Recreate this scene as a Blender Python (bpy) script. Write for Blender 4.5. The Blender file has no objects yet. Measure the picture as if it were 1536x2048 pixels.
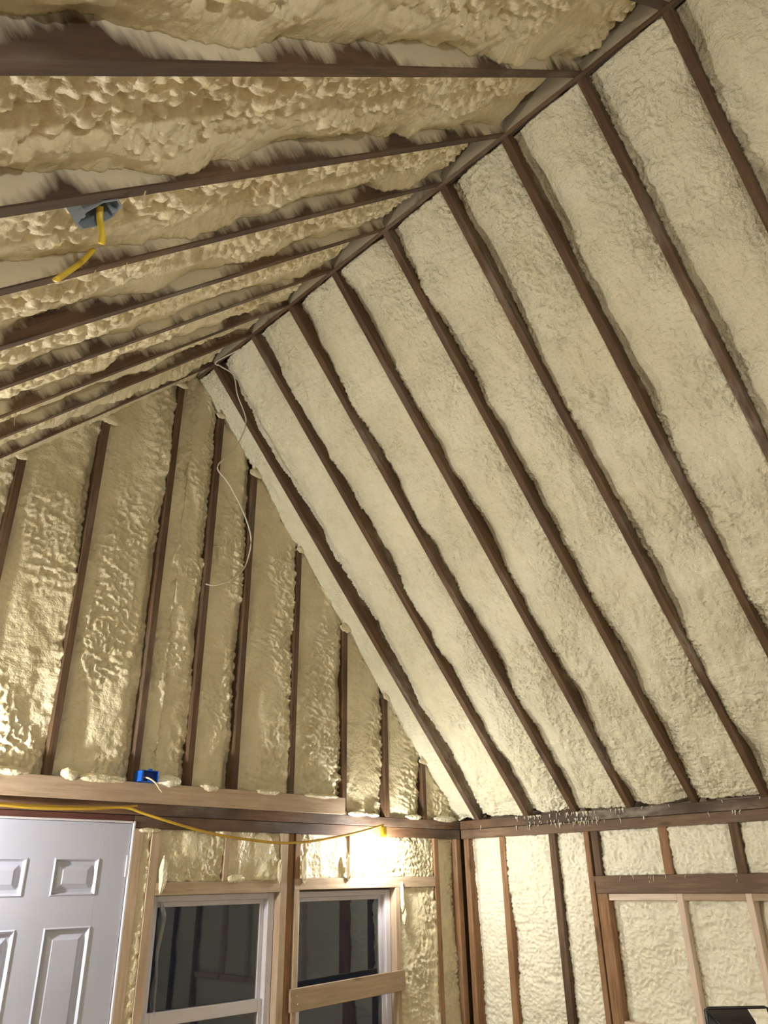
import bpy, bmesh, math, random
import numpy as np
from mathutils import Matrix, Vector

random.seed(4)
S = bpy.context.scene
C = S.collection

# ------------------------------------------------------------------ camera
cam = bpy.data.objects.new('camera', bpy.data.cameras.new('camera'))
C.objects.link(cam)
r_ = Vector((0.71127, -0.70274, -0.0159)); u_ = Vector((-0.29744, -0.32139, 0.89902)); f_ = Vector((0.63689, 0.63472, 0.43761))
cam.matrix_world = Matrix(((r_.x, u_.x, -f_.x, -4.66509), (r_.y, u_.y, -f_.y, -3.91355), (r_.z, u_.z, -f_.z, 1.74204), (0, 0, 0, 1)))
cam.data.sensor_fit = 'VERTICAL'; cam.data.sensor_height = 36.0; cam.data.lens = 26.627
cam.data.clip_start = 0.02
S.camera = cam

# ------------------------------------------------------------------ world (night outside), exposure
wd = bpy.data.worlds.new('night'); S.world = wd; wd.use_nodes = True
wd.node_tree.nodes['Background'].inputs[0].default_value = (0.05, 0.06, 0.09, 1)
wd.node_tree.nodes['Background'].inputs[1].default_value = 0.02
S.view_settings.view_transform = 'Standard'
S.view_settings.look = 'None'
S.view_settings.gamma = 1.0
S.view_settings.use_curve_mapping = False
S.view_settings.exposure = 2.93
S.cycles.use_denoising = True
S.cycles.max_bounces = 8
S.cycles.diffuse_bounces = 5
S.cycles.sample_clamp_indirect = 6.0
BULB_COL = (1.0, 0.985, 0.97)   # temporary bulbs, strengths set per lamp in bulb_lamp()

# ------------------------------------------------------------------ room measures (metres, floor z = 0)
ZP = 2.13                 # top of the wall plates
W = 2.5139                # ridge stands at x = -W
ZR = ZP + 2.771           # underside of the ridge
SL = 1.02                 # left slope, rise over run
XL = -W - (ZR - ZP) / SL  # left wall
YB = -8.0                 # rear wall
RY = [-0.165, -0.60, -0.985, -1.385, -1.808, -2.218, -2.606, -3.024, -3.424, -3.83, -4.24, -4.65, -5.05, -5.46, -5.87, -6.27, -6.68, -7.09, -7.49, -7.88]
RW = 0.042                # rafter thickness

# ------------------------------------------------------------------ helpers
def new_obj(name, me, parent=None, mat=None):
    o = bpy.data.objects.new(name, me); C.objects.link(o)
    if mat is not None and me is not None and not me.materials: me.materials.append(mat)
    if parent is not None: o.parent = parent
    return o

def empty(name, loc=(0, 0, 0)):
    o = bpy.data.objects.new(name, None); C.objects.link(o); o.location = loc
    o.empty_display_size = 0.1
    return o

def tag(o, label=None, cat=None, group=None, kind=None):
    if label: o['label'] = label
    if cat: o['category'] = cat
    if group: o['group'] = group
    if kind: o['kind'] = kind
    return o

def frame(ax, ay, az, org):
    m = Matrix.Identity(4)
    for i in range(3):
        m[i][0], m[i][1], m[i][2], m[i][3] = ax[i], ay[i], az[i], org[i]
    return m

def mesh_np(name, verts, faces, smooth=True):
    me = bpy.data.meshes.new(name)
    n, k = len(faces), faces.shape[1]
    me.vertices.add(len(verts)); me.vertices.foreach_set('co', np.ascontiguousarray(verts, np.float32).ravel())
    me.loops.add(n * k); me.loops.foreach_set('vertex_index', np.ascontiguousarray(faces, np.int32).ravel())
    me.polygons.add(n)
    me.polygons.foreach_set('loop_start', np.arange(n, dtype=np.int32) * k)
    me.polygons.foreach_set('loop_total', np.full(n, k, np.int32))
    me.update(calc_edges=True)
    me.polygons.foreach_set('use_smooth', np.full(n, smooth, bool))
    me.validate()
    return me

# ---- noise in numpy
def _h(ix, iy, s):
    h = (ix.astype(np.int64) * 374761393 + iy.astype(np.int64) * 668265263 + s * 1442695041) & 0xFFFFFFFF
    h = ((h ^ (h >> 13)) * 1274126177) & 0xFFFFFFFF
    h = ((h ^ (h >> 16)) * 2246822519) & 0xFFFFFFFF
    return ((h ^ (h >> 15)) & 0xFFFFFF) / float(0xFFFFFF)

def pn(x, y, s=0):
    ix = np.floor(x); iy = np.floor(y); fx = x - ix; fy = y - iy
    def g(a, b):
        t = _h(ix + a, iy + b, s) * 6.2831853
        return np.cos(t) * (fx - a) + np.sin(t) * (fy - b)
    ux = fx * fx * fx * (fx * (fx * 6 - 15) + 10); uy = fy * fy * fy * (fy * (fy * 6 - 15) + 10)
    a = g(0, 0); b = g(1, 0); c = g(0, 1); d = g(1, 1)
    return ((a + (b - a) * ux) * (1 - uy) + (c + (d - c) * ux) * uy) * 1.4

def fbm(x, y, s=0, o=3):
    r = 0; a = 1; 
    for i in range(o):
        r = r + a * pn(x, y, s + i * 17); x = x * 2.03; y = y * 2.03; a *= 0.5
    return r

def worley(x, y, s=0):
    ix = np.floor(x); iy = np.floor(y); best = np.full(x.shape, 9.0)
    for a in (-1, 0, 1):
        for b in (-1, 0, 1):
            cx = ix + a + _h(ix + a, iy + b, s); cy = iy + b + _h(ix + a, iy + b, s + 7)
            best = np.minimum(best, (cx - x) ** 2 + (cy - y) ** 2)
    return np.sqrt(best)

def sst(a, b, x):
    t = np.clip((x - a) / (b - a), 0, 1); return t * t * (3 - 2 * t)

# ------------------------------------------------------------------ materials
def mat_new(name):
    m = bpy.data.materials.new(name); m.use_nodes = True
    nt = m.node_tree; b = nt.nodes['Principled BSDF']
    return m, nt, b

def nd(nt, t, **kw):
    n = nt.nodes.new(t)
    for k, v in kw.items(): setattr(n, k, v)
    return n

def noise(nt, vec, scale, detail=3, rough=0.5):
    n = nd(nt, 'ShaderNodeTexNoise'); n.inputs['Scale'].default_value = scale
    n.inputs['Detail'].default_value = detail; n.inputs['Roughness'].default_value = rough
    if vec is not None: nt.links.new(vec, n.inputs['Vector'])
    return n.outputs[0]

def ramp(nt, fac, stops):
    n = nd(nt, 'ShaderNodeValToRGB'); e = n.color_ramp.elements
    e[0].position, e[0].color = stops[0][0], (*stops[0][1], 1)
    e[1].position, e[1].color = stops[-1][0], (*stops[-1][1], 1)
    for p, c in stops[1:-1]:
        q = e.new(p); q.color = (*c, 1)
    nt.links.new(fac, n.inputs[0])
    return n.outputs[0]

def math_(nt, op, a, b=None, clamp=False):
    n = nd(nt, 'ShaderNodeMath', operation=op, use_clamp=clamp)
    for i, v in enumerate((a, b)):
        if v is None: continue
        if isinstance(v, (int, float)): n.inputs[i].default_value = v
        else: nt.links.new(v, n.inputs[i])
    return n.outputs[0]

def mix(nt, fac, a, b):
    n = nd(nt, 'ShaderNodeMix', data_type='RGBA')
    for i, v in ((0, fac), (6, a), (7, b)):
        if isinstance(v, (int, float)): n.inputs[i].default_value = v
        elif isinstance(v, tuple): n.inputs[i].default_value = (*v, 1)
        else: nt.links.new(v, n.inputs[i])
    return n.outputs[2]

def obj_vec(nt, scale=(1, 1, 1), shift=True):
    tc = nd(nt, 'ShaderNodeTexCoord'); mp = nd(nt, 'ShaderNodeMapping'); mp.inputs['Scale'].default_value = scale
    v = tc.outputs['Object']
    if shift:
        oi = nd(nt, 'ShaderNodeObjectInfo'); ml = math_(nt, 'MULTIPLY', oi.outputs['Random'], 37.0)
        ad = nd(nt, 'ShaderNodeVectorMath', operation='ADD'); nt.links.new(v, ad.inputs[0]); nt.links.new(ml, ad.inputs[1]); v = ad.outputs[0]
    nt.links.new(v, mp.inputs['Vector'])
    return mp.outputs[0], tc.outputs['Object']

def bump(nt, b, h, strength, dist):
    n = nd(nt, 'ShaderNodeBump'); n.inputs['Strength'].default_value = strength; n.inputs['Distance'].default_value = dist
    nt.links.new(h, n.inputs['Height']); nt.links.new(n.outputs[0], b.inputs['Normal'])

def foam_mat(name, c1, c2, rough, bscale, bdist, spec=0.5):
    m, nt, b = mat_new(name)
    v, _ = obj_vec(nt)
    n1 = noise(nt, v, 2.2, 4); n2 = noise(nt, v, 14, 3)
    f = math_(nt, 'ADD', math_(nt, 'MULTIPLY', n1, 0.65), math_(nt, 'MULTIPLY', n2, 0.35))
    nt.links.new(ramp(nt, f, [(0.36, c1), (0.64, c2)]), b.inputs['Base Color'])
    b.inputs['Roughness'].default_value = rough
    b.inputs['Specular IOR Level'].default_value = spec
    bump(nt, b, noise(nt, v, bscale, 3, 0.6), 0.7, bdist)
    return m

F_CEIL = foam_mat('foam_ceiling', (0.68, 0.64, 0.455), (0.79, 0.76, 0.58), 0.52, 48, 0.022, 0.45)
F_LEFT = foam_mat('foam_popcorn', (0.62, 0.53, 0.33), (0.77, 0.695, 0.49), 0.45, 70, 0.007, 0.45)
F_GAB = foam_mat('foam_gloss', (0.60, 0.525, 0.335), (0.71, 0.635, 0.44), 0.28, 50, 0.012, 0.5)
F_WALL = foam_mat('foam_wall', (0.74, 0.70, 0.54), (0.82, 0.79, 0.64), 0.40, 60, 0.007, 0.5)

def wood_mat(name, c, spray=0.0, spray_depth=0.05, dust=0.0, rough=0.75, knots=True, stain=0.0):
    """c: three colours dark to light; spray: how much foam mist covers the deep part of the sides; dust: foam mist on the face"""
    m, nt, b = mat_new(name)
    v, ob = obj_vec(nt, (2.5, 34, 34))
    v2, _ = obj_vec(nt, (1, 1, 1))
    g = noise(nt, v, 1.6, 5, 0.65)
    col = ramp(nt, g, [(0.3, c[0]), (0.5, c[1]), (0.72, c[2])])
    big = noise(nt, v2, 2.6, 2)
    col = mix(nt, math_(nt, 'MULTIPLY', ramp(nt, big, [(0.4, (0, 0, 0)), (0.65, (1, 1, 1))]), 0.45), col, c[0])
    if knots:
        kv, _ = obj_vec(nt, (2.4, 9, 9))
        vo = nd(nt, 'ShaderNodeTexVoronoi'); vo.inputs['Scale'].default_value = 1.0; nt.links.new(kv, vo.inputs['Vector'])
        k = ramp(nt, vo.outputs['Distance'], [(0.06, (1, 1, 1)), (0.15, (0, 0, 0))])
        col = mix(nt, math_(nt, 'MULTIPLY', k, 0.7), col, tuple(x * 0.35 for x in c[0]))
    if stain:
        sn = noise(nt, v2, 1.3, 3)
        col = mix(nt, math_(nt, 'MULTIPLY', ramp(nt, sn, [(0.40, (0, 0, 0)), (0.56, (1, 1, 1))]), stain), col, (0.035, 0.025, 0.022))
    foamc = (0.60, 0.54, 0.40)
    if spray:
        sx = nd(nt, 'ShaderNodeSeparateXYZ'); nt.links.new(ob, sx.inputs[0])
        sv, _ = obj_vec(nt, (30, 30, 7)); s1 = noise(nt, sv, 1.0, 4, 0.6)
        lv, _ = obj_vec(nt, (3.2, 1, 1)); s2 = noise(nt, lv, 1.0, 3)
        t = math_(nt, 'ADD', math_(nt, 'MULTIPLY', math_(nt, 'SUBTRACT', s1, 0.5), 0.10), math_(nt, 'MULTIPLY', math_(nt, 'SUBTRACT', s2, 0.5), 0.34))
        d = math_(nt, 'SUBTRACT', math_(nt, 'ADD', math_(nt, 'MULTIPLY', sx.outputs[2], -1), t), spray_depth)
        d = math_(nt, 'DIVIDE', d, 0.05, clamp=True)
        d = math_(nt, 'MULTIPLY', d, math_(nt, 'LESS_THAN', sx.outputs[2], -0.004))
        col = mix(nt, math_(nt, 'MULTIPLY', d, spray), col, foamc)
    if dust:
        dv, _ = obj_vec(nt, (1.3, 3, 3)); d1 = noise(nt, dv, 1.0, 3)
        fv, _ = obj_vec(nt, (14, 40, 40)); d2 = noise(nt, fv, 1.0, 3)
        dd = math_(nt, 'MULTIPLY', ramp(nt, d1, [(0.52, (0, 0, 0)), (0.68, (1, 1, 1))]), ramp(nt, d2, [(0.25, (0, 0, 0)), (0.75, (1, 1, 1))]))
        col = mix(nt, math_(nt, 'MULTIPLY', dd, dust), col, (0.45, 0.41, 0.34))
    nt.links.new(col, b.inputs['Base Color'])
    b.inputs['Roughness'].default_value = rough
    bump(nt, b, g, 0.35, 0.003)
    return m

OLD = [(0.052, 0.027, 0.013), (0.105, 0.055, 0.025), (0.165, 0.095, 0.047)]
ORG = [(0.16, 0.08, 0.034), (0.26, 0.14, 0.064), (0.36, 0.21, 0.105)]
NEW = [(0.32, 0.225, 0.145), (0.42, 0.315, 0.215), (0.50, 0.39, 0.28)]
PALE = [(0.58, 0.46, 0.36), (0.66, 0.54, 0.44), (0.72, 0.62, 0.52)]
W_RAFT = wood_mat('rafter_wood', OLD, spray=0.25, spray_depth=0.09, dust=0.5)
W_RAFTL = wood_mat('rafter_wood_sprayed', OLD, spray=0.95, spray_depth=0.0, dust=0.35, stain=0.45)
W_RIDGE = wood_mat('ridge_wood', OLD, spray=0.95, spray_depth=-0.06, dust=0.3)
W_STUD = wood_mat('stud_wood', OLD, dust=0.15)
W_ORG = wood_mat('stud_wood_orange', ORG, dust=0.25)
W_PLATE = wood_mat('plate_wood', [(0.09, 0.045, 0.02), (0.16, 0.085, 0.04), (0.24, 0.14, 0.075)], dust=0.55, stain=0.75)
W_HEAD = wood_mat('header_wood', [(0.13, 0.078, 0.045), (0.20, 0.125, 0.075), (0.28, 0.185, 0.115)], dust=0.4, stain=0.3)
W_NEW = wood_mat('new_wood', NEW)
W_PALE = wood_mat('pale_wood', PALE, knots=False)
W_RED = wood_mat('red_wood', [(0.05, 0.014, 0.01), (0.09, 0.028, 0.018), (0.13, 0.045, 0.03)])
W_PLY = wood_mat('plywood', [(0.28, 0.20, 0.125), (0.35, 0.255, 0.165), (0.41, 0.31, 0.205)])

def flat(name, col, rough=0.5, metal=0.0, var=0.08, scale=8):
    m, nt, b = mat_new(name)
    v, _ = obj_vec(nt); n = noise(nt, v, scale, 4)
    nt.links.new(ramp(nt, n, [(0.35, tuple(c * (1 - var) for c in col)), (0.65, tuple(min(1, c * (1 + var)) for c in col))]), b.inputs['Base Color'])
    b.inputs['Roughness'].default_value = rough; b.inputs['Metallic'].default_value = metal
    return m

M_DOOR = flat('door_paint', (0.43, 0.445, 0.53), 0.32, var=0.03, scale=3)
M_VINYL = flat('window_paint', (0.55, 0.525, 0.55), 0.4, var=0.05)
M_YEL = flat('yellow_cable', (0.48, 0.30, 0.03), 0.4)
M_YELB = flat('yellow_cable_bright', (0.75, 0.55, 0.05), 0.4)
M_WIRE = flat('white_wire', (0.62, 0.58, 0.48), 0.5)
M_BLUE = flat('blue_plastic', (0.010, 0.10, 0.50), 0.35)
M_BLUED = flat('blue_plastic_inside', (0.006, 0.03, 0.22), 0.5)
M_GREY = flat('grey_plastic', (0.20, 0.24, 0.28), 0.4)
M_GREY_SHADE = flat('grey_plastic_shade', (0.05, 0.055, 0.06), 0.5)  # shade inside the grey ceiling box, put into the colour
M_BLK = flat('black_metal', (0.012, 0.012, 0.014), 0.45)
M_BRASS = flat('steel', (0.5, 0.5, 0.52), 0.3, 0.9)
M_CREAM = flat('cream_cable', (0.72, 0.60, 0.36), 0.5)
M_BULBBASE = flat('socket_black', (0.03, 0.03, 0.03), 0.5)

m, nt, b = mat_new('window_glass'); M_GLASS = m
b.inputs['Base Color'].default_value = (0.9, 0.95, 0.92, 1); b.inputs['Roughness'].default_value = 0.01
b.inputs['Transmission Weight'].default_value = 1.0; b.inputs['IOR'].default_value = 1.5
m, nt, b = mat_new('clear_plastic'); M_FILM = m
b.inputs['Base Color'].default_value = (0.85, 0.85, 0.85, 1); b.inputs['Roughness'].default_value = 0.25
b.inputs['Transmission Weight'].default_value = 0.93; b.inputs['IOR'].default_value = 1.25
def bulb_mat(strength):
    m, nt, b = mat_new('bulb_light')
    b.inputs['Base Color'].default_value = (0.9, 0.9, 0.85, 1)
    b.inputs['Emission Color'].default_value = (*BULB_COL, 1); b.inputs['Emission Strength'].default_value = strength
    return m

# ------------------------------------------------------------------ mesh builders
def box_mesh(name, x0, x1, y0, y1, z0, z1, ch=0.0025):
    bm = bmesh.new(); bmesh.ops.create_cube(bm, size=1)
    for v in bm.verts:
        v.co = Vector(((x0 + x1) / 2 + v.co.x * (x1 - x0), (y0 + y1) / 2 + v.co.y * (y1 - y0), (z0 + z1) / 2 + v.co.z * (z1 - z0)))
    if ch: bmesh.ops.bevel(bm, geom=bm.edges[:], offset=ch, segments=1, affect='EDGES')
    me = bpy.data.meshes.new(name); bm.to_mesh(me); bm.free(); return me

def beam(name, parent, mat, p0, p1, n, width, depth, proud=0.0):
    """board with its visible face through p0-p1, face normal n, going 'depth' back"""
    p0, p1, n = Vector(p0), Vector(p1), Vector(n)
    ax = (p1 - p0); L = ax.length; ax.normalize(); n = (n - ax * n.dot(ax)).normalized(); ay = n.cross(ax)
    me = box_mesh(name, 0, L, -width / 2, width / 2, -depth, proud)
    o = new_obj(name, me, parent, mat); o.matrix_world = frame(ax, ay, n, p0)
    return o

def foam(parent, mat, org, ax_u, ax_v, w, v0, v1, kind, seed, res=0.0075, cen=0.035, eL=0.05, eR=0.05, eB=0.06, eT=0.05, var=0.022, back=0.12, amp=1.0):
    """one bay of sprayed foam: u across, v along, n out of the wall. v0, v1: (at u=0, at u=w)"""
    ax_u, ax_v = Vector(ax_u), Vector(ax_v); n = ax_u.cross(ax_v)
    h = max(v1) - min(v0)
    nu = max(4, int(w / res)); nv = max(4, int(h / res))
    U, T = np.meshgrid(np.linspace(0, w, nu + 1), np.linspace(0, 1, nv + 1), indexing='ij')
    k = U / w
    lo = v0[0] + (v0[1] - v0[0]) * k; hi = v1[0] + (v1[1] - v1[0]) * k
    V = lo + (hi - lo) * T
    X = U + seed * 3.71; Y = V + seed * 7.13
    tau = {'fine': 0.080, 'popcorn': 0.05}.get(kind, 0.045)
    def rag(s, base): return np.clip(base + var * 1.7 * pn(Y * 1.9, Y * 0 + s + .5, s) + var * .75 * pn(Y * 6.5, Y * 0 + s + .3, s + 1) + var * .22 * pn(Y * 24, Y * 0 + s + .7, s + 2) + var * .15 * pn(Y * 60, Y * 0 + s + .2, s + 3), 0.004, 0.3)
    dl, dr = U, w - U
    wl = np.exp(-(dl / tau) ** 2); wr = np.exp(-(dr / tau) ** 2)
    H = -cen * np.ones_like(U)
    H = H + wl * (cen - rag(seed + 1, eL)) + wr * (cen - rag(seed + 5, eR))
    db, dt = V - lo, hi - V
    H = H + np.exp(-(db / .03) ** 2) * np.minimum(0, (cen - eB)) * (1 - wl) * (1 - wr) + np.exp(-(dt / .03) ** 2) * np.minimum(0, (cen - eT)) * (1 - wl) * (1 - wr)
    inner = np.clip(1 - wl - wr, 0.25, 1)
    if kind == 'fine':
        patch = sst(-0.25, 0.3, pn(X * 3.2, Y * 2.4, seed + 3))
        H = H + inner * amp * (0.016 * fbm(X * 6, Y * 3.2, seed) + 0.0095 * pn(X * 22, Y * 15, seed + 11))
        wx = 0.02 * pn(X * 18, Y * 18, seed + 21); wy = 0.02 * pn(X * 18 + 9, Y * 18, seed + 22)
        rdg = 1 - np.abs(pn((X + wx) * 50 + Y * 14, (Y + wy) * 38, seed + 31)) * 2.2
        H = H + amp * (0.0040 + 0.0085 * patch) * rdg
    elif kind == 'gloss':
        patch = sst(-0.15, 0.35, pn(X * 3.0, Y * 2.0, seed + 3) + 0.55 * (k - 0.45))
        H = H + inner * amp * (0.016 * fbm(X * 4.5, Y * 2.2, seed, 2))
        Ys = Y + 0.35 * X + 0.02 * pn(X * 7, Y * 7, seed + 4)
        rip = 1 - np.abs(pn(X * 9, Ys * 26, seed + 31)) * 2.2
        lum = 1 - np.abs(pn(X * 26, Y * 17, seed + 33)) * 2.2
        H = H + amp * (.15 + .85 * patch) * (0.010 * rip + 0.012 * lum + 0.005 * pn(X * 60, Ys * 75, seed + 36)) + 0.004 * pn(X * 18, Y * 12, seed + 41)
        blob = np.clip(0.55 - worley(X * 11, Y * 13, seed + 51), 0, 1)
        H = H + amp * 0.030 * blob * sst(0.45, 0.95, k) * sst(0.0, 0.4, pn(X * 2, Y * 1.7, seed + 61) + .15)
    elif kind == 'popcorn':
        m_ = sst(0.98, 0.62, k + 0.16 * pn(X * 2, Y * 4, seed + 2))
        rough = sst(-0.55, 0.05, pn(X * 1.1, Y * 1.3, seed + 8))
        m_ = m_ * (0.25 + 0.75 * rough)
        H = H + sst(0.45, 1.0, k) * 0.035
        wx = X + 0.012 * pn(X * 20, Y * 20, seed + 5); wy = Y + 0.012 * pn(X * 20, Y * 20, seed + 6)
        H = H + m_ * amp * (0.040 * (0.5 - 1.25 * worley(wx * 21, wy * 18, seed + 9) ** 2) + 0.022 * (0.5 - 1.2 * worley(wx * 42, wy * 38, seed + 19) ** 2) + 0.022 * fbm(X * 5, Y * 4, seed + 29, 2))
        H = H + 0.007 * fbm(X * 12, Y * 5, seed, 2) * (1 - m_) + (1 - m_) * 0.0016 * pn(X * 70, Y * 160, seed + 71)
    elif kind == 'lumpy':
        wx = 0.015 * pn(X * 16, Y * 16, seed + 21); wy = 0.015 * pn(X * 16 + 5, Y * 16, seed + 22)
        rdg = 1 - np.abs(pn((X + wx) * 34, (Y + wy) * 42, seed + 31)) * 2.2
        rip = 1 - np.abs(pn(X * 5, Y * 24, seed + 35)) * 2.0
        H = H + inner * amp * 0.012 * fbm(X * 5, Y * 5, seed, 2) + amp * (0.011 * rdg + 0.011 * rip * sst(-.2, .3, pn(X * 2, Y * 2, seed + 37)))
    else:
        H = H + inner * 0.015 * fbm(X * 6, Y * 5, seed, 2)
    H = np.minimum(H, -0.002)
    # skirt down to the sheathing on all four edges
    def pad(a): return np.pad(a, 1, mode='edge')
    U2, V2, H2 = pad(U), pad(V), pad(H)
    H2[0, :] = H2[-1, :] = -back; H2[:, 0] = H2[:, -1] = -back
    a, bq = U2.shape
    idx = np.arange(a * bq).reshape(a, bq)
    faces = np.stack([idx[:-1, :-1], idx[1:, :-1], idx[1:, 1:], idx[:-1, 1:]], -1).reshape(-1, 4)
    me = mesh_np('foam_fill', np.stack([U2, V2, H2], -1).reshape(-1, 3), faces)
    o = new_obj('foam_fill', me, parent, mat); o.matrix_world = frame(ax_u, ax_v, n, org)
    return o

def spline(pts, n=10):
    P = [Vector(p) for p in pts]; out = []
    for i in range(len(P) - 1):
        a, b_, c, d = P[max(0, i - 1)], P[i], P[i + 1], P[min(len(P) - 1, i + 2)]
        for j in range(n):
            t = j / n
            out.append(0.5 * ((2 * b_) + (c - a) * t + (2 * a - 5 * b_ + 4 * c - d) * t * t + (3 * b_ - a - 3 * c + d) * t ** 3))
    out.append(P[-1]); return out

def add_tube(bm, pts, r, seg=8, r2=None, up=(0, 0, 1)):
    rings = []; N = len(pts)
    for i, p in enumerate(pts):
        t = (pts[min(N - 1, i + 1)] - pts[max(0, i - 1)]).normalized()
        a = t.cross(Vector(up))
        if a.length < 1e-3: a = t.cross(Vector((1, 0, 0)))
        a.normalize(); c = t.cross(a)
        rr = r(i / (N - 1)) if callable(r) else r
        rb = rr if r2 is None else r2
        rings.append([bm.verts.new(p + a * math.cos(q) * rr + c * math.sin(q) * rb) for q in (2 * math.pi * k / seg for k in range(seg))])
    for x, y in zip(rings, rings[1:]):
        for k in range(seg): bm.faces.new((x[k], x[(k + 1) % seg], y[(k + 1) % seg], y[k]))
    bm.faces.new(rings[0][::-1]); bm.faces.new(rings[-1])

def tube(name, parent, mat, pts, r, seg=8, n=8, r2=None, smooth=True):
    bm = bmesh.new(); add_tube(bm, spline(pts, n) if n else [Vector(p) for p in pts], r, seg, r2)
    bmesh.ops.recalc_face_normals(bm, faces=bm.faces)
    for f in bm.faces: f.smooth = smooth
    me = bpy.data.meshes.new(name); bm.to_mesh(me); bm.free()
    return new_obj(name, me, parent, mat)

def lathe(name, parent, mat, prof, seg=20, org=(0, 0, 0), smooth=True):
    bm = bmesh.new(); rings = []
    for r, z in prof:
        rings.append([bm.verts.new((r * math.cos(2 * math.pi * k / seg), r * math.sin(2 * math.pi * k / seg), z)) for k in range(seg)])
    for x, y in zip(rings, rings[1:]):
        for k in range(seg): bm.faces.new((x[k], x[(k + 1) % seg], y[(k + 1) % seg], y[k]))
    bm.faces.new(rings[0]); bm.faces.new(rings[-1])
    bmesh.ops.recalc_face_normals(bm, faces=bm.faces)
    for f in bm.faces: f.smooth = smooth
    me = bpy.data.meshes.new(name); bm.to_mesh(me); bm.free()
    o = new_obj(name, me, parent, mat); o.location = org
    return o

def boxes(name, parent, mat, lst, ch=0.002):
    bm = bmesh.new()
    for (x0, x1, y0, y1, z0, z1) in lst:
        g = bmesh.ops.create_cube(bm, size=1)['verts']
        for v in g: v.co = Vector(((x0 + x1) / 2 + v.co.x * (x1 - x0), (y0 + y1) / 2 + v.co.y * (y1 - y0), (z0 + z1) / 2 + v.co.z * (z1 - z0)))
    if ch: bmesh.ops.bevel(bm, geom=bm.edges[:], offset=ch, segments=1, affect='EDGES')
    me = bpy.data.meshes.new(name); bm.to_mesh(me); bm.free()
    return new_obj(name, me, parent, mat)

# ================================================================== SETTING
floor = boxes('floor', None, W_PLY, [(XL - 0.15, 0.15, YB - 0.15, 0.15, -0.03, 0)], 0); tag(floor, kind='structure')

# ---- ceiling: roof deck with its rafters, ridge board and foam bays
DK = 0.235
nR = Vector((-2.771, 0, -W)).normalized(); vR = Vector((-W, 0, 2.771)).normalized(); LR = math.hypot(W, 2.771)
vL = Vector((1, 0, SL)).normalized(); nL = Vector((SL, 0, -1)).normalized(); LL = (W + (XL + W) * -1 - W) * math.sqrt(1 + SL * SL)
eR0 = Vector((0, 0, ZP)); eL0 = Vector((XL, 0, ZP))
bm = bmesh.new()
def slab(a, b_, c, d, n, t):
    vs = [bm.verts.new(p) for p in (a, b_, c, d)] + [bm.verts.new(p - n * t) for p in (a, b_, c, d)]
    for q in ((0, 1, 2, 3), (7, 6, 5, 4), (0, 4, 5, 1), (1, 5, 6, 2), (2, 6, 7, 3), (3, 7, 4, 0)): bm.faces.new([vs[i] for i in q])
def P(o, v, t, n, d, y): p = o + v * t - n * d; return Vector((p.x, y, p.z))
y0, y1 = 0.15, YB - 0.15
slab(P(eR0, vR, -0.45, nR, DK, y0), P(eR0, vR, LR + 0.2, nR, DK, y0), P(eR0, vR, LR + 0.2, nR, DK, y1), P(eR0, vR, -0.45, nR, DK, y1), nR, 0.015)
slab(P(eL0, vL, -0.45, nL, DK, y0), P(eL0, vL, LL + 0.2, nL, DK, y0), P(eL0, vL, LL + 0.2, nL, DK, y1), P(eL0, vL, -0.45, nL, DK, y1), nL, 0.015)
bmesh.ops.recalc_face_normals(bm, faces=bm.faces)
me = bpy.data.meshes.new('ceiling'); bm.to_mesh(me); bm.free()
ceiling = new_obj('ceiling', me, None, W_PLY); tag(ceiling, kind='structure')

beam('ridge_board', ceiling, W_RIDGE, (-W, 0.1, ZR - 0.012), (-W, YB, ZR - 0.012), (0, 0, -1), 0.022, 0.28)
for i, y in enumerate(RY):
    a = Vector((0, y, ZP)); b_ = Vector((-W + 0.018, y, ZR - 0.02))
    beam('rafter', ceiling, W_RAFT if i else W_RAFT, a - vR * 0.02, Vector((-W, y, ZR)) - vR * 0.012, nR, RW, 0.20)
    beam('rafter', ceiling, W_RAFTL, Vector((XL, y, ZP)) - vL * 0.02, Vector((-W, y, ZR)) - vL * 0.012, nL, RW, 0.20)
for i in range(-1, len(RY)):
    ya = 0.035 if i < 0 else RY[i] - RW / 2
    yb = YB if i == len(RY) - 1 else RY[i + 1] + RW / 2
    w = ya - yb
    if w < 0.03: continue
    near = i <= 8
    res = 0.006 if near else 0.05
    if i < 0:
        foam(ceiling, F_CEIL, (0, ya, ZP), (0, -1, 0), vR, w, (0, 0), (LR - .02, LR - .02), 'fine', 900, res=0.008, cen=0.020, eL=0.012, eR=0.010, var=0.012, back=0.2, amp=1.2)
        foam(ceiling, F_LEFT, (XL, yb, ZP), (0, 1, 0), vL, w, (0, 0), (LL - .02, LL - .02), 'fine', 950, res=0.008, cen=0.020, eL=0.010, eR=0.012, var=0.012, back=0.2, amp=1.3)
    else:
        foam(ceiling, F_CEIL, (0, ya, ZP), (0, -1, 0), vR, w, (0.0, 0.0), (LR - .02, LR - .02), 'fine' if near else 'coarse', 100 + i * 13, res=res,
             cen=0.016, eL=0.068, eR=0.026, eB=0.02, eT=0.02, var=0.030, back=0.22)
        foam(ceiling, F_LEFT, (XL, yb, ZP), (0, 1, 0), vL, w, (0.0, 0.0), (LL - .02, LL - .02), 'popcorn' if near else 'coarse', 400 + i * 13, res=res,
             cen=0.078, eL=0.07, eR=0.082, eB=0.05, eT=0.06, var=0.030, back=0.22)

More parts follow.
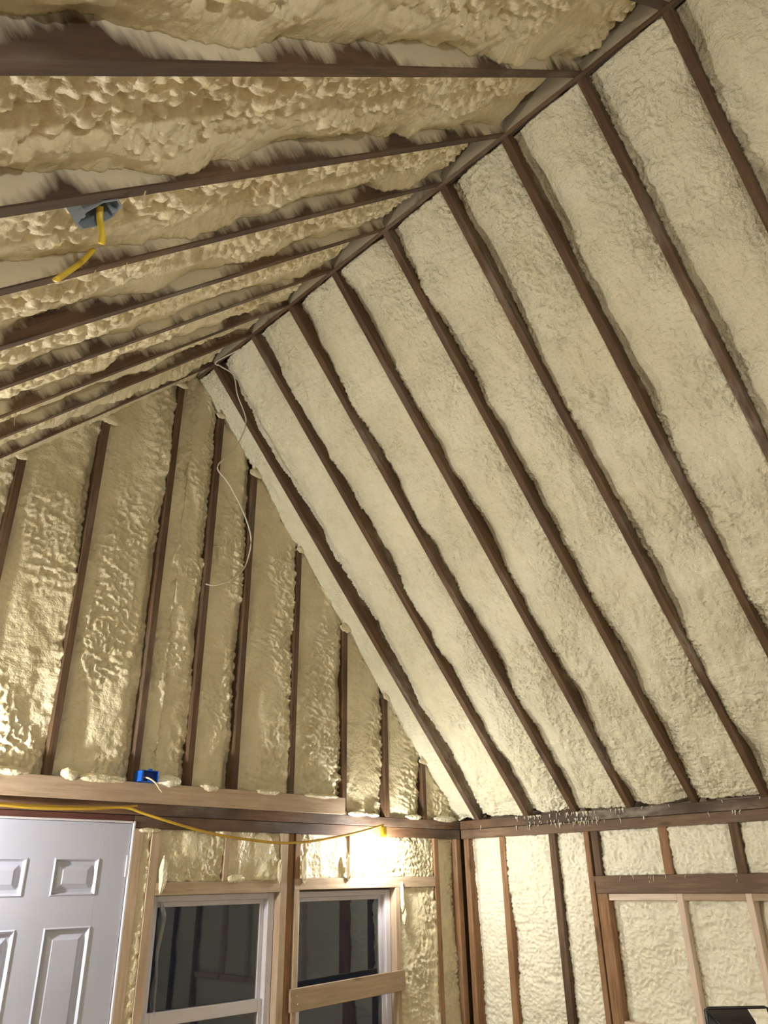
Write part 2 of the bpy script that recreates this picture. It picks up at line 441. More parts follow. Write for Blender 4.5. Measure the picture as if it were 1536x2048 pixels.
# ---- back wall (the gable end)
OUT = 0.14
bm = bmesh.new()
def wslab(x0, x1, z0, z1):
    vs = [bm.verts.new((x, y, z)) for y in (OUT, OUT + 0.015) for (x, z) in ((x0, z0), (x1, z0), (x1, z1), (x0, z1))]
    for q in ((0, 1, 2, 3), (7, 6, 5, 4), (0, 4, 5, 1), (1, 5, 6, 2), (2, 6, 7, 3), (3, 7, 4, 0)): bm.faces.new([vs[i] for i in q])
WZ0, WZ1 = 0.55, 1.69
wslab(XL - .15, -3.5, 0, ZP); wslab(-3.5, -2.607, 2.035, ZP); wslab(-2.607, -2.44, 0, ZP); wslab(-2.44, -1.65, 0, WZ0); wslab(-2.44, -1.65, WZ1, ZP)
wslab(-1.65, -1.50, 0, ZP); wslab(-1.50, -0.69, 0, WZ0); wslab(-1.50, -0.69, WZ1, ZP); wslab(-0.69, 0.155, 0, ZP)
vs = [bm.verts.new((x, y, z)) for y in (OUT, OUT + 0.015) for (x, z) in ((XL - .15, ZP), (0.155, ZP), (0.155, ZP + .1), (-W, ZR + 0.36), (XL - .15, ZP + .1))]
bm.faces.new(vs[:5]); bm.faces.new(vs[9:4:-1])
for k in range(5): bm.faces.new((vs[k], vs[k + 5], vs[(k + 1) % 5 + 5], vs[(k + 1) % 5]))
bmesh.ops.recalc_face_normals(bm, faces=bm.faces)
me = bpy.data.meshes.new('wall_back'); bm.to_mesh(me); bm.free()
wall_back = new_obj('wall_back', me, None, W_PLY); tag(wall_back, kind='structure')
NB = Vector((0, -1, 0))
def slope_z(x): return ZP + (-x) * 2.771 / W if x > -W else ZP + (x - XL) * SL
# plates
beam('top_plate', wall_back, W_PLATE, (XL, 0, 2.10), (0, 0, 2.10), NB, 0.058, 0.13)
beam('top_plate', wall_back, W_PLATE, (-2.607, 0.004, 2.038), (0, 0.004, 2.038), NB, 0.062, 0.126)
beam('top_plate', wall_back, W_PLATE, (XL, 0.004, 2.038), (-3.5, 0.004, 2.038), NB, 0.062, 0.126)
beam('head_jamb', wall_back, W_RED, (-3.5, 0.004, 2.054), (-2.607, 0.004, 2.054), NB, 0.03, 0.126)
beam('ledger', wall_back, W_NEW, (-4.6, -0.038, 2.177), (-1.175, -0.038, 2.177), NB, 0.100, 0.036)
# gable studs and bays
GX = [-4.77, -4.36, -3.95, -3.52, -3.095, -2.635, -2.31, -2.005, -1.588, -1.148, -0.755, -0.374]
SW = 0.04
for i, x in enumerate(GX):
    top = min(slope_z(x - SW / 2), slope_z(x + SW / 2)) - 0.01
    beam('stud', wall_back, W_STUD, (x, 0.0, ZP), (x, 0.0, top), NB, SW, 0.12)
ex = [XL] + GX + [0.0]
for i in range(len(ex) - 1):
    xa = ex[i] + (SW / 2 if i else 0.0); xb = ex[i + 1] - (SW / 2 if i < len(ex) - 2 else 0.0)
    w = xb - xa
    parts_ = [(xa, xb)]
    if xa < -W < xb: parts_ = [(xa, -W), (-W, xb)]
    for (p, q) in parts_:
        foam(wall_back, F_GAB, (p, 0, 0), (1, 0, 0), (0, 0, 1), q - p, (ZP, ZP), (slope_z(p) + .05, slope_z(q) + .05), 'gloss' if q > -4 else 'coarse', 700 + i * 11, res=0.0072 if q > -3.99 else 0.05,
             cen=0.028, eL=0.04 if p == xa else .028, eR=0.052 if q == xb else .028, eB=0.05, eT=0.02, var=0.022)
# lower back wall: studs, headers, cripples
def vstud(wall, mat, c, z0, z1, w=0.038, axis='x', set_=0.0, name='stud'):
    if axis == 'x': return beam(name, wall, mat, (c, set_, z0), (c, set_, z1), NB, w, 0.12)
    return beam(name, wall, mat, (set_, c, z0), (set_, c, z1), (-1, 0, 0), w, 0.12)
ZB = 2.007
vstud(wall_back, W_NEW, -2.575, 0, ZB, 0.056); vstud(wall_back, W_NEW, -2.474, 0, ZB, 0.05)
vstud(wall_back, W_NEW, -1.620, 0, ZB, 0.048); vstud(wall_back, W_ORG, -1.566, 0, ZB, 0.046, set_=0.012); vstud(wall_back, W_NEW, -1.518, 0, 1.70, 0.034)
vstud(wall_back, W_ORG, -1.518, 1.762, ZB, 0.034)
vstud(wall_back, W_NEW, -0.672, 0, 1.70, 0.04)
vstud(wall_back, W_ORG, -0.272, 0, ZB, 0.046); vstud(wall_back, W_ORG, -0.030, 0, ZB, 0.050)
beam('header', wall_back, W_NEW, (-2.449, 0, 1.722), (-1.644, 0, 1.722), NB, 0.062, 0.12)
beam('header', wall_back, W_NEW, (-1.535, 0, 1.731), (-0.295, 0, 1.731), NB, 0.062, 0.12)
vstud(wall_back, W_NEW, -2.022, 1.753, ZB, 0.034, set_=0.006, name='cripple_stud'); vstud(wall_back, W_ORG, -1.078, 1.762, ZB, 0.036, set_=0.008, name='cripple_stud')
beam('sill', wall_back, W_NEW, (-2.449, 0, WZ0 - .02), (-1.644, 0, WZ0 - .02), NB, 0.04, 0.12)
beam('sill', wall_back, W_NEW, (-1.535, 0, WZ0 - .02), (-0.692, 0, WZ0 - .02), NB, 0.04, 0.12)
def gfoam(x0, x1, z0, z1, seed, **k):
    kw = dict(cen=0.018, eL=0.03, eR=0.022, eB=0.012, eT=0.03, var=0.014, res=0.0062); kw.update(k)
    return foam(wall_back, F_GAB, (x0, 0, 0), (1, 0, 0), (0, 0, 1), x1 - x0, (z0, z0), (z1, z1), kw.pop('kind', 'gloss'), seed, **kw)
gfoam(-2.449, -2.039, 1.753, ZB, 1201); gfoam(-2.005, -1.644, 1.753, ZB, 1202)
gfoam(-1.501, -1.096, 1.762, ZB, 1203); gfoam(-1.060, -0.295, 1.762, ZB, 1204, kind='lumpy')
gfoam(-0.652, -0.295, 0.7, 1.70, 1205, cen=0.022); gfoam(-0.249, -0.055, 0.7, ZB, 1206, cen=0.045, eL=.05, eR=.05, kind='fine')
gfoam(-2.547, -2.499, 0.7, ZB, 1207, cen=0.003, eL=.006, eR=.006, var=.006)
gfoam(-0.652, -0.295, 0.05, 0.7, 1208, res=.05, kind='coarse'); gfoam(-0.249, -0.055, 0.05, 0.7, 1209, res=.05, kind='coarse')
for k, (p, q) in enumerate(((-2.449, -1.644), (-1.535, -0.692))): gfoam(p, q, 0.05, WZ0 - .04, 1220 + k, res=.05, kind='coarse')
for k, x in enumerate((-4.9, -4.45, -4.0)):
    vstud(wall_back, W_STUD, x, 0, ZB)
    gfoam(x + .02, min(x + .43, -3.56), 0.05, ZB, 1230 + k, res=.05, kind='coarse')
vstud(wall_back, W_NEW, -3.53, 0, ZB, 0.05)

# lumps of foam squeezed out along the ledger
def lump(parent, mat, c, r, seed, name='foam_lump'):
    bm = bmesh.new(); bmesh.ops.create_icosphere(bm, subdivisions=4, radius=1)
    co = np.array([v.co[:] for v in bm.verts])
    d = 1 + 0.22 * pn(co[:, 0] * 1.6 + seed, co[:, 1] * 1.6 + co[:, 2], seed) + 0.14 * pn(co[:, 0] * 5 + seed, co[:, 2] * 5 + co[:, 1] * 3, seed + 3)
    for v, q, s in zip(bm.verts, co, d): v.co = Vector((q[0] * r[0] * s, q[1] * r[1] * s, q[2] * r[2] * s)); 
    for f in bm.faces: f.smooth = True
    me = bpy.data.meshes.new(name); bm.to_mesh(me); bm.free()
    o = new_obj(name, me, parent, mat); o.location = c
    return o
for k, (x, z, rx, rz) in enumerate(((-2.455, 2.245, .075, .03), (-2.19, 2.232, .065, .022), (-1.79, 2.232, .09, .016), (-3.0, 2.245, .05, .03), (-2.83, 2.237, .13, .026), (-1.38, 2.232, .15, .014), (-3.3, 2.24, .12, .02))):
    lump(wall_back, F_WALL, (x, -0.028, z), (rx, .035, rz), 30 + k) if k == 0 else lump(wall_back, F_GAB, (x, -0.026, z - .006), (rx, .03, rz), 30 + k)
for k, (x, z, rx, rz) in enumerate(((-2.418, 1.79, .020, .085), (-1.965, 1.765, .055, .022), (-1.662, 1.80, .012, .06), (-1.478, 1.81, .018, .07), (-1.115, 1.82, .016, .07), (-2.52, 1.997, .06, .012), (-0.64, 1.64, .010, .09), (-0.625, 1.53, .012, .05),
                                        (-1.04, 2.138, .08, .016), (-0.90, 2.136, .05, .012), (-0.50, 2.138, .08, .016), (-0.17, 2.138, .12, .02))):
    lump(wall_back, F_GAB if k < 8 else F_CEIL, (x, -0.008, z), (rx, .016, rz), 60 + k)

for k, x in enumerate(GX):
    if x > -4: lump(wall_back, F_GAB, (x + random.uniform(-.02, .02), -0.002, slope_z(x) - .018), (random.uniform(.035, .07), .011, random.uniform(.018, .034)), 90 + k)

# ---- right wall
wall_right = boxes('wall_right', None, W_PLY, [(OUT, OUT + .015, YB - .15, 0.155, 0, ZP + .1)], 0); tag(wall_right, kind='structure')
NR_ = (-1, 0, 0)
beam('top_plate', wall_right, W_PLATE, (0, 0, 2.10), (0, YB, 2.10), NR_, 0.058, 0.13)
beam('top_plate', wall_right, W_HEAD, (0.005, 0, 2.038), (0.005, YB, 2.038), NR_, 0.062, 0.125)
vstud(wall_right, W_ORG, -0.045, 0, ZB, 0.045, 'y', 0.004)
for c, wd_, mt in ((-0.375, 0.048, W_ORG), (-0.79, 0.05, W_STUD), (-1.052, 0.036, W_ORG)): vstud(wall_right, mt, c, 0, ZB, wd_, 'y')
HZ0, HZ1 = 1.648, 1.748
vstud(wall_right, W_ORG, -1.115, 0, HZ0, 0.075, 'y', 0.004); vstud(wall_right, W_STUD, -1.108, HZ1, ZB, 0.05, 'y', 0.006)
beam('header', wall_right, W_HEAD, (0, -1.078, 1.698), (0, -3.25, 1.698), NR_, 0.10, 0.12)
CR = [-1.58, -2.01, -2.42, -2.83]
for k, c in enumerate(CR): vstud(wall_right, W_ORG if k % 2 == 0 else W_STUD, c, HZ1, ZB, 0.056, 'y', name='cripple_stud')
vstud(wall_right, W_ORG, -3.27, 0, ZB, 0.05, 'y')
def rfoam(ya, yb, z0, z1, seed, **k):
    kw = dict(cen=0.022, eL=0.035, eR=0.03, eB=0.03, eT=0.03, var=0.016, res=0.0065); kw.update(k)
    return foam(wall_right, F_WALL, (0, ya, 0), (0, -1, 0), (0, 0, 1), ya - yb, (z0, z0), (z1, z1), kw.pop('kind', 'lumpy'), seed, **kw)
rfoam(-0.068, -0.351, 0.8, ZB, 1301, eL=.07, amp=.8); rfoam(-0.399, -0.765, 0.8, ZB, 1302); rfoam(-0.815, -1.034, 0.8, ZB, 1303)
ed = [-1.133] + CR
for k in range(4): rfoam(ed[k] - .028 if k else -1.133, ed[k + 1] + .028, HZ1, ZB, 1310 + k, cen=.02, res=0.0065 if k < 3 else .04)
rfoam(CR[-1] - .028, -3.245, HZ1, ZB, 1316, res=.04, kind='coarse')
# closed-in opening: new pale framing set under the header
OP = [-1.616, -2.014, -2.42, -2.83]
for k, c in enumerate(OP): vstud(wall_right, W_PALE, c, 0.99, HZ0, 0.036, 'y', 0.010)
e2 = [-1.153] + OP + [-3.245]
for k in range(5):
    ya = e2[k] - (0.018 if k else 0); yb = e2[k + 1] + (0.018 if k < 4 else 0)
    beam('top_block', wall_right, W_PALE if k == 0 else W_NEW, (0.012, ya, HZ0 - .019), (0.012, yb, HZ0 - .019), NR_, 0.037, 0.10)
    rfoam(ya, yb, 0.985, HZ0 - .037, 1330 + k, cen=0.05, eL=0.075, eR=0.045, eT=0.07, eB=0.02, res=.0065 if k < 2 else .04, var=.012, kind='lumpy' if k < 3 else 'coarse')
    beam('sill', wall_right, W_PALE, (0.004, ya, 0.965), (0.004, yb, 0.965), NR_, 0.04, 0.12)
for (ya, yb) in ((-0.068, -.351), (-.399, -.765), (-.815, -1.034)): rfoam(ya, yb, .05, .8, 1350, res=.05, kind='coarse')
rfoam(-1.153, -3.245, .05, .945, 1351, res=.05, kind='coarse')
yy = -3.295
while yy > YB + .1:
    yn = max(yy - .366, YB); rfoam(yy, yn, .05, ZB, int(1360 - yy * 10), res=.05, kind='coarse')
    vstud(wall_right, W_STUD, yn - .02, 0, ZB, .04, 'y'); yy = yn - .04

# ---- left wall and the wall behind the camera
wall_left = boxes('wall_left', None, W_PLY, [(XL - OUT - .015, XL - OUT, YB - .15, 0.155, 0, ZP + .1)], 0); tag(wall_left, kind='structure')
beam('top_plate', wall_left, W_PLATE, (XL, YB, 2.07), (XL, 0, 2.07), (1, 0, 0), 0.12, 0.13)
yy = YB
while yy < -.1:
    yn = min(yy + .366, 0)
    foam(wall_left, F_WALL, (XL, yy, 0), (0, 1, 0), (0, 0, 1), yn - yy, (.05, .05), (ZB, ZB), 'coarse', int(1500 - yy * 10), res=.05, cen=.025)
    if yn < -.05: beam('stud', wall_left, W_STUD, (XL, yn + .02, 0), (XL, yn + .02, ZB), (1, 0, 0), .04, .12)
    yy = yn + .04
bm = bmesh.new()
vs = [bm.verts.new((x, y, z)) for y in (YB - OUT, YB - OUT - 0.015) for (x, z) in ((XL - .15, 0), (0.155, 0), (0.155, ZP + .1), (-W, ZR + 0.36), (XL - .15, ZP + .1))]
bm.faces.new(vs[:5]); bm.faces.new(vs[9:4:-1])
for k in range(5): bm.faces.new((vs[k], vs[k + 5], vs[(k + 1) % 5 + 5], vs[(k + 1) % 5]))
bmesh.ops.recalc_face_normals(bm, faces=bm.faces)
me = bpy.data.meshes.new('wall_front'); bm.to_mesh(me); bm.free()
wall_front = new_obj('wall_front', me, None, W_PLY); tag(wall_front, kind='structure')
xx = -0.02; k = 0
while xx > XL + .05:
    xn = max(xx - .40, XL)
    for (p, q) in ([(xx, xn)] if not (xn < -W < xx) else [(xx, -W), (-W, xn)]):
        foam(wall_front, F_WALL, (p, YB, 0), (-1, 0, 0), (0, 0, 1), p - q, (.05, .05), (slope_z(p), slope_z(q)), 'coarse', 1600 + k, res=.06, cen=.025)
    if xn > XL + .05: beam('stud', wall_front, W_STUD, (xn - .02, YB, 0), (xn - .02, YB, slope_z(xn - .02) - .03), (0, 1, 0), .04, .12)
    xx = xn - .04; k += 1

# ---- windows
def window(n, x0, x1):
    w = empty('window_%d' % n, (x0, 0.06, WZ0)); tag(w, kind='structure')
    def P_(nm, mt, l, ch=.003): return boxes(nm, w, mt, [(a - x0, b_ - x0, c - .06, d - .06, e - WZ0, f - WZ0) for (a, b_, c, d, e, f) in l], ch)
    F = 0.045
    P_('frame', M_VINYL, [(x0, x0 + F, .05, .135, WZ0, WZ1), (x1 - F, x1, .05, .135, WZ0, WZ1), (x0 + F, x1 - F, .05, .135, WZ1 - .03, WZ1), (x0 + F, x1 - F, .05, .135, WZ0, WZ0 + F)])
    MR = 1.14
    a, b2 = x0 + F, x1 - F
    for nm, z0, z1, yy_ in (('upper_sash', MR - .03, WZ1 - .03, .085), ('lower_sash', WZ0 + F, MR + .03, .062)):
        st = 0.028
        s = P_(nm, M_VINYL, [(a, a + st, yy_, yy_ + .022, z0, z1), (b2 - st, b2, yy_, yy_ + .022, z0, z1), (a + st, b2 - st, yy_, yy_ + .022, z1 - (.025 if nm[0] == 'u' else .06), z1), (a + st, b2 - st, yy_, yy_ + .022, z0, z0 + (.06 if nm[0] == 'u' else .04))])
        g = boxes('glass_pane', s, M_GLASS, [(a + st - x0, b2 - st - x0, yy_ + .008 - .06, yy_ + .012 - .06, z0 + .03 - WZ0, z1 - .02 - WZ0)], 0)
    return w
window(1, -2.448, -1.646); window(2, -1.500, -0.694)

# ---- door: six panel white slab in its jamb
door = empty('door_1', (-3.5, 0.012, 0)); tag(door, kind='structure')
DX0, DX1, DZ1 = 0.004, 0.888, 2.028
PX = [(0.157, 0.382), (0.510, 0.735)]
PZ = [(1.700, 1.865), (0.83, 1.570), (0.22, 0.70)]
def dbox(nm, l, mt=M_DOOR, ch=.0015): return boxes(nm, door, mt, l, ch)
dbox('stile', [(DX0, PX[0][0], 0, .036, .01, DZ1)]); dbox('stile', [(PX[1][1], DX1, 0, .036, .01, DZ1)])
for z0, z1 in ((PZ[0][1], DZ1), (PZ[1][1], PZ[0][0]), (PZ[2][1], PZ[1][0]), (.01, PZ[2][0])): dbox('rail', [(PX[0][0], PX[1][1], 0, .036, z0, z1)], ch=0)
for z0, z1 in PZ: dbox('mullion', [(PX[0][1], PX[1][0], 0, .036, z0, z1)], ch=0)
for px in PX:
    for pz in PZ:
        bm = bmesh.new(); rings = []
        for ins, dep in ((-.001, 0.0), (.006, -.004), (.016, .012), (.030, .012), (.052, .003), (.053, .0025)):
            x0, x1, z0, z1 = px[0] + ins, px[1] - ins, pz[0] + ins, pz[1] - ins
            rings.append([bm.verts.new(q) for q in ((x0, dep, z0), (x1, dep, z0), (x1, dep, z1), (x0, dep, z1))])
        for x, y in zip(rings, rings[1:]):
            for k in range(4): bm.faces.new((x[k], x[(k + 1) % 4], y[(k + 1) % 4], y[k]))
        bm.faces.new(rings[-1]); bmesh.ops.recalc_face_normals(bm, faces=bm.faces)
        me = bpy.data.meshes.new('panel'); bm.to_mesh(me); bm.free(); new_obj('panel', me, door, M_DOOR)
dbox('backing', [(DX0, DX1, .03, .04, .01, DZ1)], ch=0)
dbox('jamb', [(DX1 + .003, DX1 + .013, -.012, .12, 0, DZ1 + .012)], M_VINYL); dbox('jamb', [(-.006, .002, -.012, .12, 0, DZ1 + .012)], M_VINYL)
dbox('head_trim', [(DX0, DX1, -.010, .12, DZ1 + .002, DZ1 + .012)], M_VINYL)
dbox('latch', [(DX1 - .012, DX1 + .004, -.008, .0, 1.78, 1.88)], M_VINYL)  # white latch at the door edge

# ================================================================== THINGS
def bulb_lamp(x, y, ztop, strength, label, group=None):
    t = empty('caged_bulb', (x, y, ztop)); tag(t, label, 'lamp', group)
    lathe('socket', t, M_YELB, [(.012, 0), (.02, -.004), (.022, -.06), (.018, -.07)], 16)
    lathe('bulb', t, bulb_mat(strength), [(.012, -.066), (.015, -.082), (.026, -.105), (.033, -.135), (.03, -.16), (.018, -.178), (.004, -.183)], 20)
    bm = bmesh.new()
    prof = [(.022, -.05), (.05, -.075), (.062, -.12), (.06, -.17), (.04, -.215), (.0, -.23)]
    for k in range(6):
        an = k * math.pi / 3
        add_tube(bm, spline([(r * math.cos(an), r * math.sin(an), z) for r, z in prof], 4), .0024, 6)
    for r, z in ((.052, -.08), (.063, -.135), (.052, -.19)):
        add_tube(bm, [Vector((r * math.cos(q), r * math.sin(q), z)) for q in (2 * math.pi * k / 24 for k in range(25))], .0022, 6)
    for f in bm.faces: f.smooth = True
    me = bpy.data.meshes.new('cage'); bm.to_mesh(me); bm.free(); new_obj('cage', me, t, M_YELB)
    return t
bulb_lamp(-0.925, -0.13, 2.055, 68, 'lit bulb in a yellow wire cage glowing above the right window')
# next bulb of the string, outside the frame; the rear two are added fill
bulb_lamp(-4.15, -0.22, 2.05, 420, 'lit caged bulb on the cable left of the white door')
bulb_lamp(-4.6, -5.4, 2.0, 250, 'added fill bulb in a cage by the left wall, unseen behind the viewer')
bulb_lamp(-2.2, -7.75, 2.05, 70, 'added fill bulb in a cage at the rear wall, unseen behind the viewer')

c1 = tube('extension_cord', None, M_YEL, [(-4.15, -0.10, 2.06), (-3.6, -.06, 2.085), (-3.326, -.055, 2.082), (-3.143, -.055, 2.076), (-2.9, -.055, 2.083), (-2.70, -.05, 2.098), (-2.60, -.06, 2.075), (-2.485, -.085, 2.044), (-2.30, -.09, 2.005), (-2.109, -.09, 1.976), (-1.90, -.09, 1.957), (-1.73, -.09, 1.948), (-1.56, -.09, 1.955), (-1.427, -.09, 1.970), (-1.182, -.1, 2.009), (-1.03, -.12, 2.042), (-0.925, -.13, 2.068)], .007, 8)
tag(c1, 'yellow cord draped below the ledger board and across both windows to the bulb', 'cord')
c2 = tube('power_cable', None, M_YEL, [(-4.3, -.03, 2.09), (-3.6, -.03, 2.098), (-3.2, -.03, 2.088), (-2.85, -.03, 2.095), (-2.70, -.03, 2.104), (-2.62, -.025, 2.112)], .009, 8, r2=.006)
tag(c2, 'flat yellow cable running along the dark plate just above the white door', 'cable')

# blue outlet box standing on the ledger
bx = empty('outlet_box', (-2.640, -0.075, 2.2275)); tag(bx, 'small open blue plastic outlet box on top of the ledger board', 'outlet box')
X1, D1, H1, T1 = .100, .075, .057, .003
boxes('box_shell', bx, M_BLUE, [(0, T1 * 4, 0, D1, 0, H1), (X1 - T1, X1, 0, D1, 0, H1), (0, X1, 0, D1, 0, T1), (0, X1, 0, D1, H1 - T1, H1)], .001)
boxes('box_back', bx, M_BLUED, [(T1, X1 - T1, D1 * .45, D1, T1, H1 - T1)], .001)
boxes('mounting_ear', bx, M_BLUE, [(.040, .060, .0, .008, H1, H1 + .008)], .001); boxes('mounting_ear', bx, M_BLUE, [(.040, .060, .0, .008, T1, .010)], .001)
c3 = tube('cable_end', None, M_CREAM, [(-2.612, -.05, 2.250), (-2.600, -.085, 2.243), (-2.570, -.10, 2.222), (-2.545, -.10, 2.196), (-2.525, -.098, 2.178)], lambda t: .005 * (1 - .5 * t), 8)
tag(c3, 'cream cable end poking out of the blue outlet box', 'cable')

# grey octagon ceiling box on the left slope
ob = empty('ceiling_box'); tag(ob, 'grey octagonal plastic box fixed beside a rafter of the left slope', 'ceiling box')
ob.matrix_world = frame((0, 1, 0), vL, nL, Vector((-4.222, -2.535, 3.172)))
bm = bmesh.new(); seg = 8; R0 = .060
ring = lambda r, z: [bm.verts.new((r * math.cos(math.pi / 8 + 2 * math.pi * k / 8), r * math.sin(math.pi / 8 + 2 * math.pi * k / 8), z)) for k in range(8)]
rs_ = [ring(R0, -.045), ring(R0 + .002, .012), ring(R0 - .004, .012), ring(R0 - .005, -.035)]
for x, y in zip(rs_, rs_[1:]):
    for k in range(8): bm.faces.new((x[k], x[(k + 1) % 8], y[(k + 1) % 8], y[k]))
bm.faces.new(rs_[0]); bm.faces.new(rs_[-1]); bmesh.ops.recalc_face_normals(bm, faces=bm.faces)
me = bpy.data.meshes.new('box_shell'); bm.to_mesh(me); bm.free(); new_obj('box_shell', me, ob, M_GREY)
lathe('box_shade', ob, M_GREY_SHADE, [(R0 - .008, -.034), (R0 - .008, -.028), (.02, -.026)], 8, smooth=False)  # dark disc standing in for the shaded interior of the open box
boxes('screw_tab', ob, M_GREY, [(-.006, .006, R0 - .018, R0 - .006, -.02, .011)], .001); boxes('screw_tab', ob, M_GREY, [(-.006, .006, -R0 + .006, -R0 + .018, -.02, .011)], .001)
c4 = tube('cable_drop', None, M_YELB, [(-4.212, -2.52, 3.205), (-4.202, -2.505, 3.185), (-4.192, -2.50, 3.163), (-4.184, -2.495, 3.145), (-4.181, -2.49, 3.128)], .0085, 10, r2=.006)
tag(c4, 'short yellow cable hanging out of the grey ceiling box', 'cable')
c5 = tube('cable_stub', None, M_YELB, [(-4.115, -2.236, 3.335), (-4.145, -2.262, 3.255), (-4.185, -2.305, 3.165), (-4.2225, -2.35, 3.082)], .010, 10, r2=.006)
tag(c5, 'yellow cable stub sticking out below the grey ceiling box', 'cable')

# thin white wire from the ridge, hanging in front of the gable
c6 = tube('white_wire', None, M_WIRE, [(-2.50, -.46, 4.875), (-2.54, -.24, 4.872), (-2.50, -.235, 4.86), (-2.415, -.24, 4.845), (-2.384, -.24, 4.803), (-2.355, -.24, 4.695), (-2.274, -.24, 4.532), (-2.308, -.24, 4.362), (-2.38, -.24, 4.23), (-2.457, -.24, 4.098), (-2.37, -.24, 4.02), (-2.27, -.24, 3.897), (-2.20, -.24, 3.78), (-2.17, -.24, 3.685), (-2.18, -.24, 3.57), (-2.217, -.24, 3.469), (-2.30, -.24, 3.38), (-2.40, -.24, 3.325), (-2.462, -.24, 3.316)], .0046, 6)
tag(c6, 'thin white wire dangling in loops from the ridge before the gable studs', 'wire')

# board nailed across the right window
br = empty('brace_board', (-0.90, -0.012, 1.155)); tag(br, 'bare wooden board nailed aslant across the right window', 'board')
bd = beam('board', br, W_PLY, (-1.560, -0.022, 1.150), (-0.640, -0.022, 1.177), NB, 0.112, 0.020); bd.parent = None
bd.parent = br; bd.matrix_parent_inverse = Matrix.Translation(br.location).inverted()
for (x, z) in ((-1.52, 1.17), (-1.51, 1.13), (-.68, 1.19), (-.67, 1.15)):
    q = lathe('nail', br, M_BRASS, [(.004, 0), (.004, .002), (.001, .003)], 8); q.rotation_euler = (math.pi / 2, 0, 0); q.location = (x + .90, -.0105, z - 1.155)

# strip of clear film on the left window
bm = bmesh.new()
pts = [(-2.392, .035, 1.665, .010), (-2.372, .030, 1.62, .014), (-2.366, .025, 1.58, .012), (-2.376, .028, 1.50, .012), (-2.384, .03, 1.42, .009), (-2.374, .028, 1.32, .006), (-2.372, .03, 1.24, .006), (-2.366, .033, 1.165, .005)]
pr = None
sp = spline([(p[0], p[1], p[2]) for p in pts], 5); ws = np.interp(np.linspace(0, 1, len(sp)), np.linspace(0, 1, len(pts)), [p[3] for p in pts])
for i, (p, w_) in enumerate(zip(sp, ws)):
    r = [bm.verts.new(p + Vector((dx * w_, dy, 0))) for dx, dy in ((-1, 0), (-.3, -.006), (.4, -.004), (1, .002), (.4, -.0025), (-.3, -.0045))]
    if pr:
        for k in range(6): bm.faces.new((pr[k], pr[(k + 1) % 6], r[(k + 1) % 6], r[k]))
    pr = r
for f in bm.faces: f.smooth = True
bmesh.ops.recalc_face_normals(bm, faces=bm.faces)
me = bpy.data.meshes.new('film_strip'); bm.to_mesh(me); bm.free()
tag(new_obj('film_strip', me, None, M_FILM), 'narrow strip of clear plastic film hanging over the left window', 'film')

# black flood light on a stand by the right wall
fl = empty('flood_light', (-1.93, -2.63, 0)); tag(fl, 'black flood light head with a wire handle, seen from behind at the lower right', 'work light')
hx = Vector((.707, -.70, 0)); hy = Vector((.70, .707, 0))
HM = frame(hx, hy, Vector((0, 0, 1)), Vector((-1.885, -2.662, 1.252)))
def fpart(nm, mt, me): 
    o = new_obj(nm, me, fl, mt); o.matrix_parent_inverse = Matrix.Translation(fl.location).inverted(); o.matrix_basis = HM; return o
bm = bmesh.new()
a = [bm.verts.new(q) for q in ((-.074, .06, -.09), (.070, .06, -.09), (.070, .06, .104), (-.074, .06, .104))]
b4 = [bm.verts.new(q) for q in ((-.062, -.01, -.06), (.062, -.01, -.06), (.062, -.01, .075), (-.062, -.01, .075))]
c4_ = [bm.verts.new(q) for q in ((-.045, -.05, -.04), (.045, -.05, -.04), (.045, -.05, .045), (-.045, -.05, .045))]
for x, y in ((a, b4), (b4, c4_)):
    for k in range(4): bm.faces.new((x[k], x[(k + 1) % 4], y[(k + 1) % 4], y[k]))
bm.faces.new(a); bm.faces.new(c4_); bmesh.ops.recalc_face_normals(bm, faces=bm.faces)
bmesh.ops.bevel(bm, geom=bm.edges[:], offset=.004, segments=2, affect='EDGES')
me = bpy.data.meshes.new('housing'); bm.to_mesh(me); bm.free(); fpart('housing', M_BLK, me)
bm = bmesh.new()
for k in range(5): 
    x = -.03 + k * .015
    g = bmesh.ops.create_cube(bm, size=1)['verts']
    for v in g: v.co = Vector((x + v.co.x * .004, -.058 + v.co.y * .02, v.co.z * .075))
me = bpy.data.meshes.new('cooling_fin'); bm.to_mesh(me); bm.free(); fpart('cooling_fin', M_BLK, me)
bm = bmesh.new()
add_tube(bm, [Vector(q) for q in ((-.080, .02, -.02), (-.080, .02, .06), (-.078, .02, .102), (-.072, .02, .108), (.110, .02, .108), (.120, .02, .105), (.120, .02, .06), (.105, .02, -.05), (.07, .02, -.10))], .0045, 8)
for f in bm.faces: f.smooth = True
me = bpy.data.meshes.new('handle'); bm.to_mesh(me); bm.free(); fpart('handle', M_BLK, me)
me = box_mesh('lens', -.066, .062, .060, .064, -.08, .092, .001); fpart('lens', M_GLASS, me)
base = Vector((-1.892, -2.655, 0))
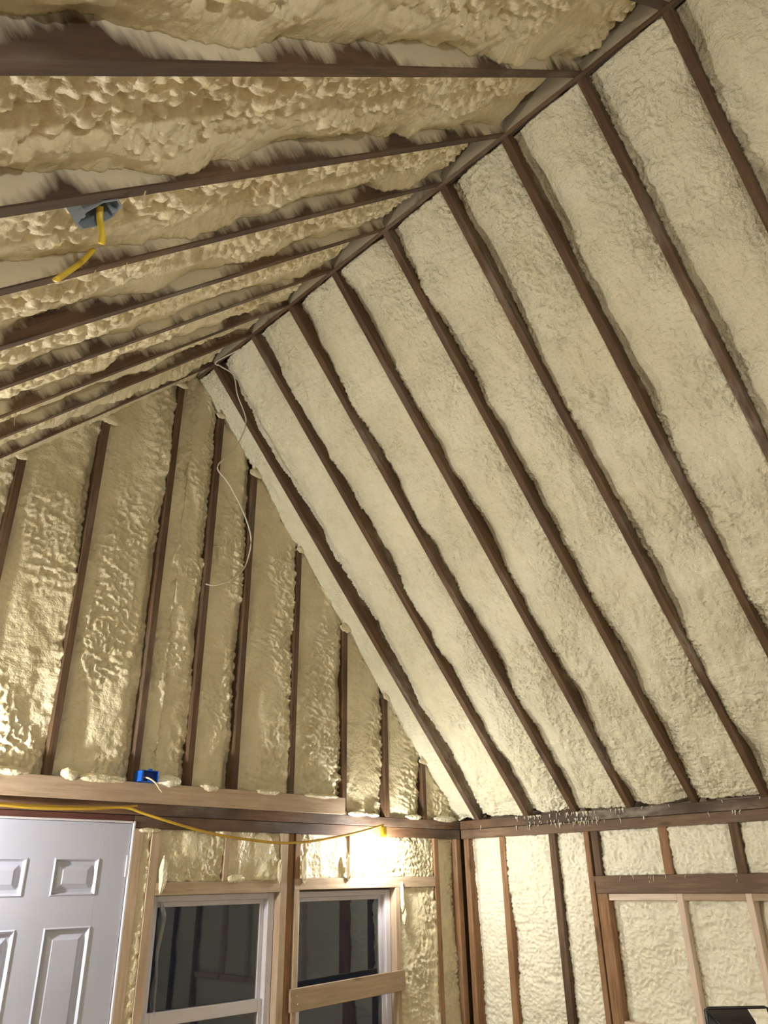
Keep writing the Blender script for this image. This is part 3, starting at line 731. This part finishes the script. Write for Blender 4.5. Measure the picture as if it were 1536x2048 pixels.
def ftube(nm, pts, r):
    o = tube(nm, fl, M_BLK, pts, r, 10, 0); o.matrix_parent_inverse = Matrix.Translation(fl.location).inverted(); return o
ftube('pole', [base + Vector((0, 0, .35)), base + Vector((0, 0, 1.19))], .014)
ftube('collar', [base + Vector((0, 0, .80)), base + Vector((0, 0, .86))], .021)
for k in range(3):
    an = .5 + k * 2.094
    ftube('leg', [base + Vector((0, 0, .55)), base + Vector((.42 * math.cos(an), .42 * math.sin(an), .008))], .009)

# threads and drips of foam
def strands(name, parent, mat, items):
    bm = bmesh.new()
    for (p, q, r) in items:
        p, q = Vector(p), Vector(q); mid = (p + q) / 2 + Vector((random.uniform(-.006, .006), random.uniform(-.006, .006), 0))
        add_tube(bm, spline([p, mid, q], 3), lambda t, r=r: r * (1 - .6 * t), 5)
    for f in bm.faces: f.smooth = True
    bmesh.ops.recalc_face_normals(bm, faces=bm.faces)
    me = bpy.data.meshes.new(name); bm.to_mesh(me); bm.free()
    o = new_obj(name, me, parent, mat); o['kind'] = 'stuff'; return o
it = []
for k in range(110):
    y = -random.choice((random.uniform(.15, 2.2), random.gauss(.72, .10), random.gauss(1.02, .05), random.gauss(.97, .16)))
    z = random.choice((2.128, 2.128, 2.09, 2.07)); l = random.uniform(.008, .032)
    it.append(((-.003, y, z), (-.005, y + random.uniform(-.006, .006), z - l), random.uniform(.002, .0055)))
for k in range(9):
    y = random.gauss(-1.5, .3); z = 1.745; it.append(((-.003, y, z), (-.005, y + random.uniform(-.01, .01), z - random.uniform(.015, .045)), .0018))
strands('foam_drip', wall_right, F_WALL, it)
it = []
for (t, yr) in ((.42, -2.218), (.45, -2.218), (.33, -1.808), (.62, -1.808), (.20, -.985), (.60, -.60), (.66, -.60), (.5, -.985), (.7, -.6), (.3, -1.385), (.55, -1.385), (.8, -1.808), (.4, -2.606)):
    p = eL0 + vL * (LL * t); l = random.uniform(.04, .10)
    it.append(((p.x, yr, p.z), (p.x + random.uniform(-.01, .01), yr - random.uniform(0, .02), p.z - l), .0022))
strands('foam_thread', ceiling, M_CREAM, it)
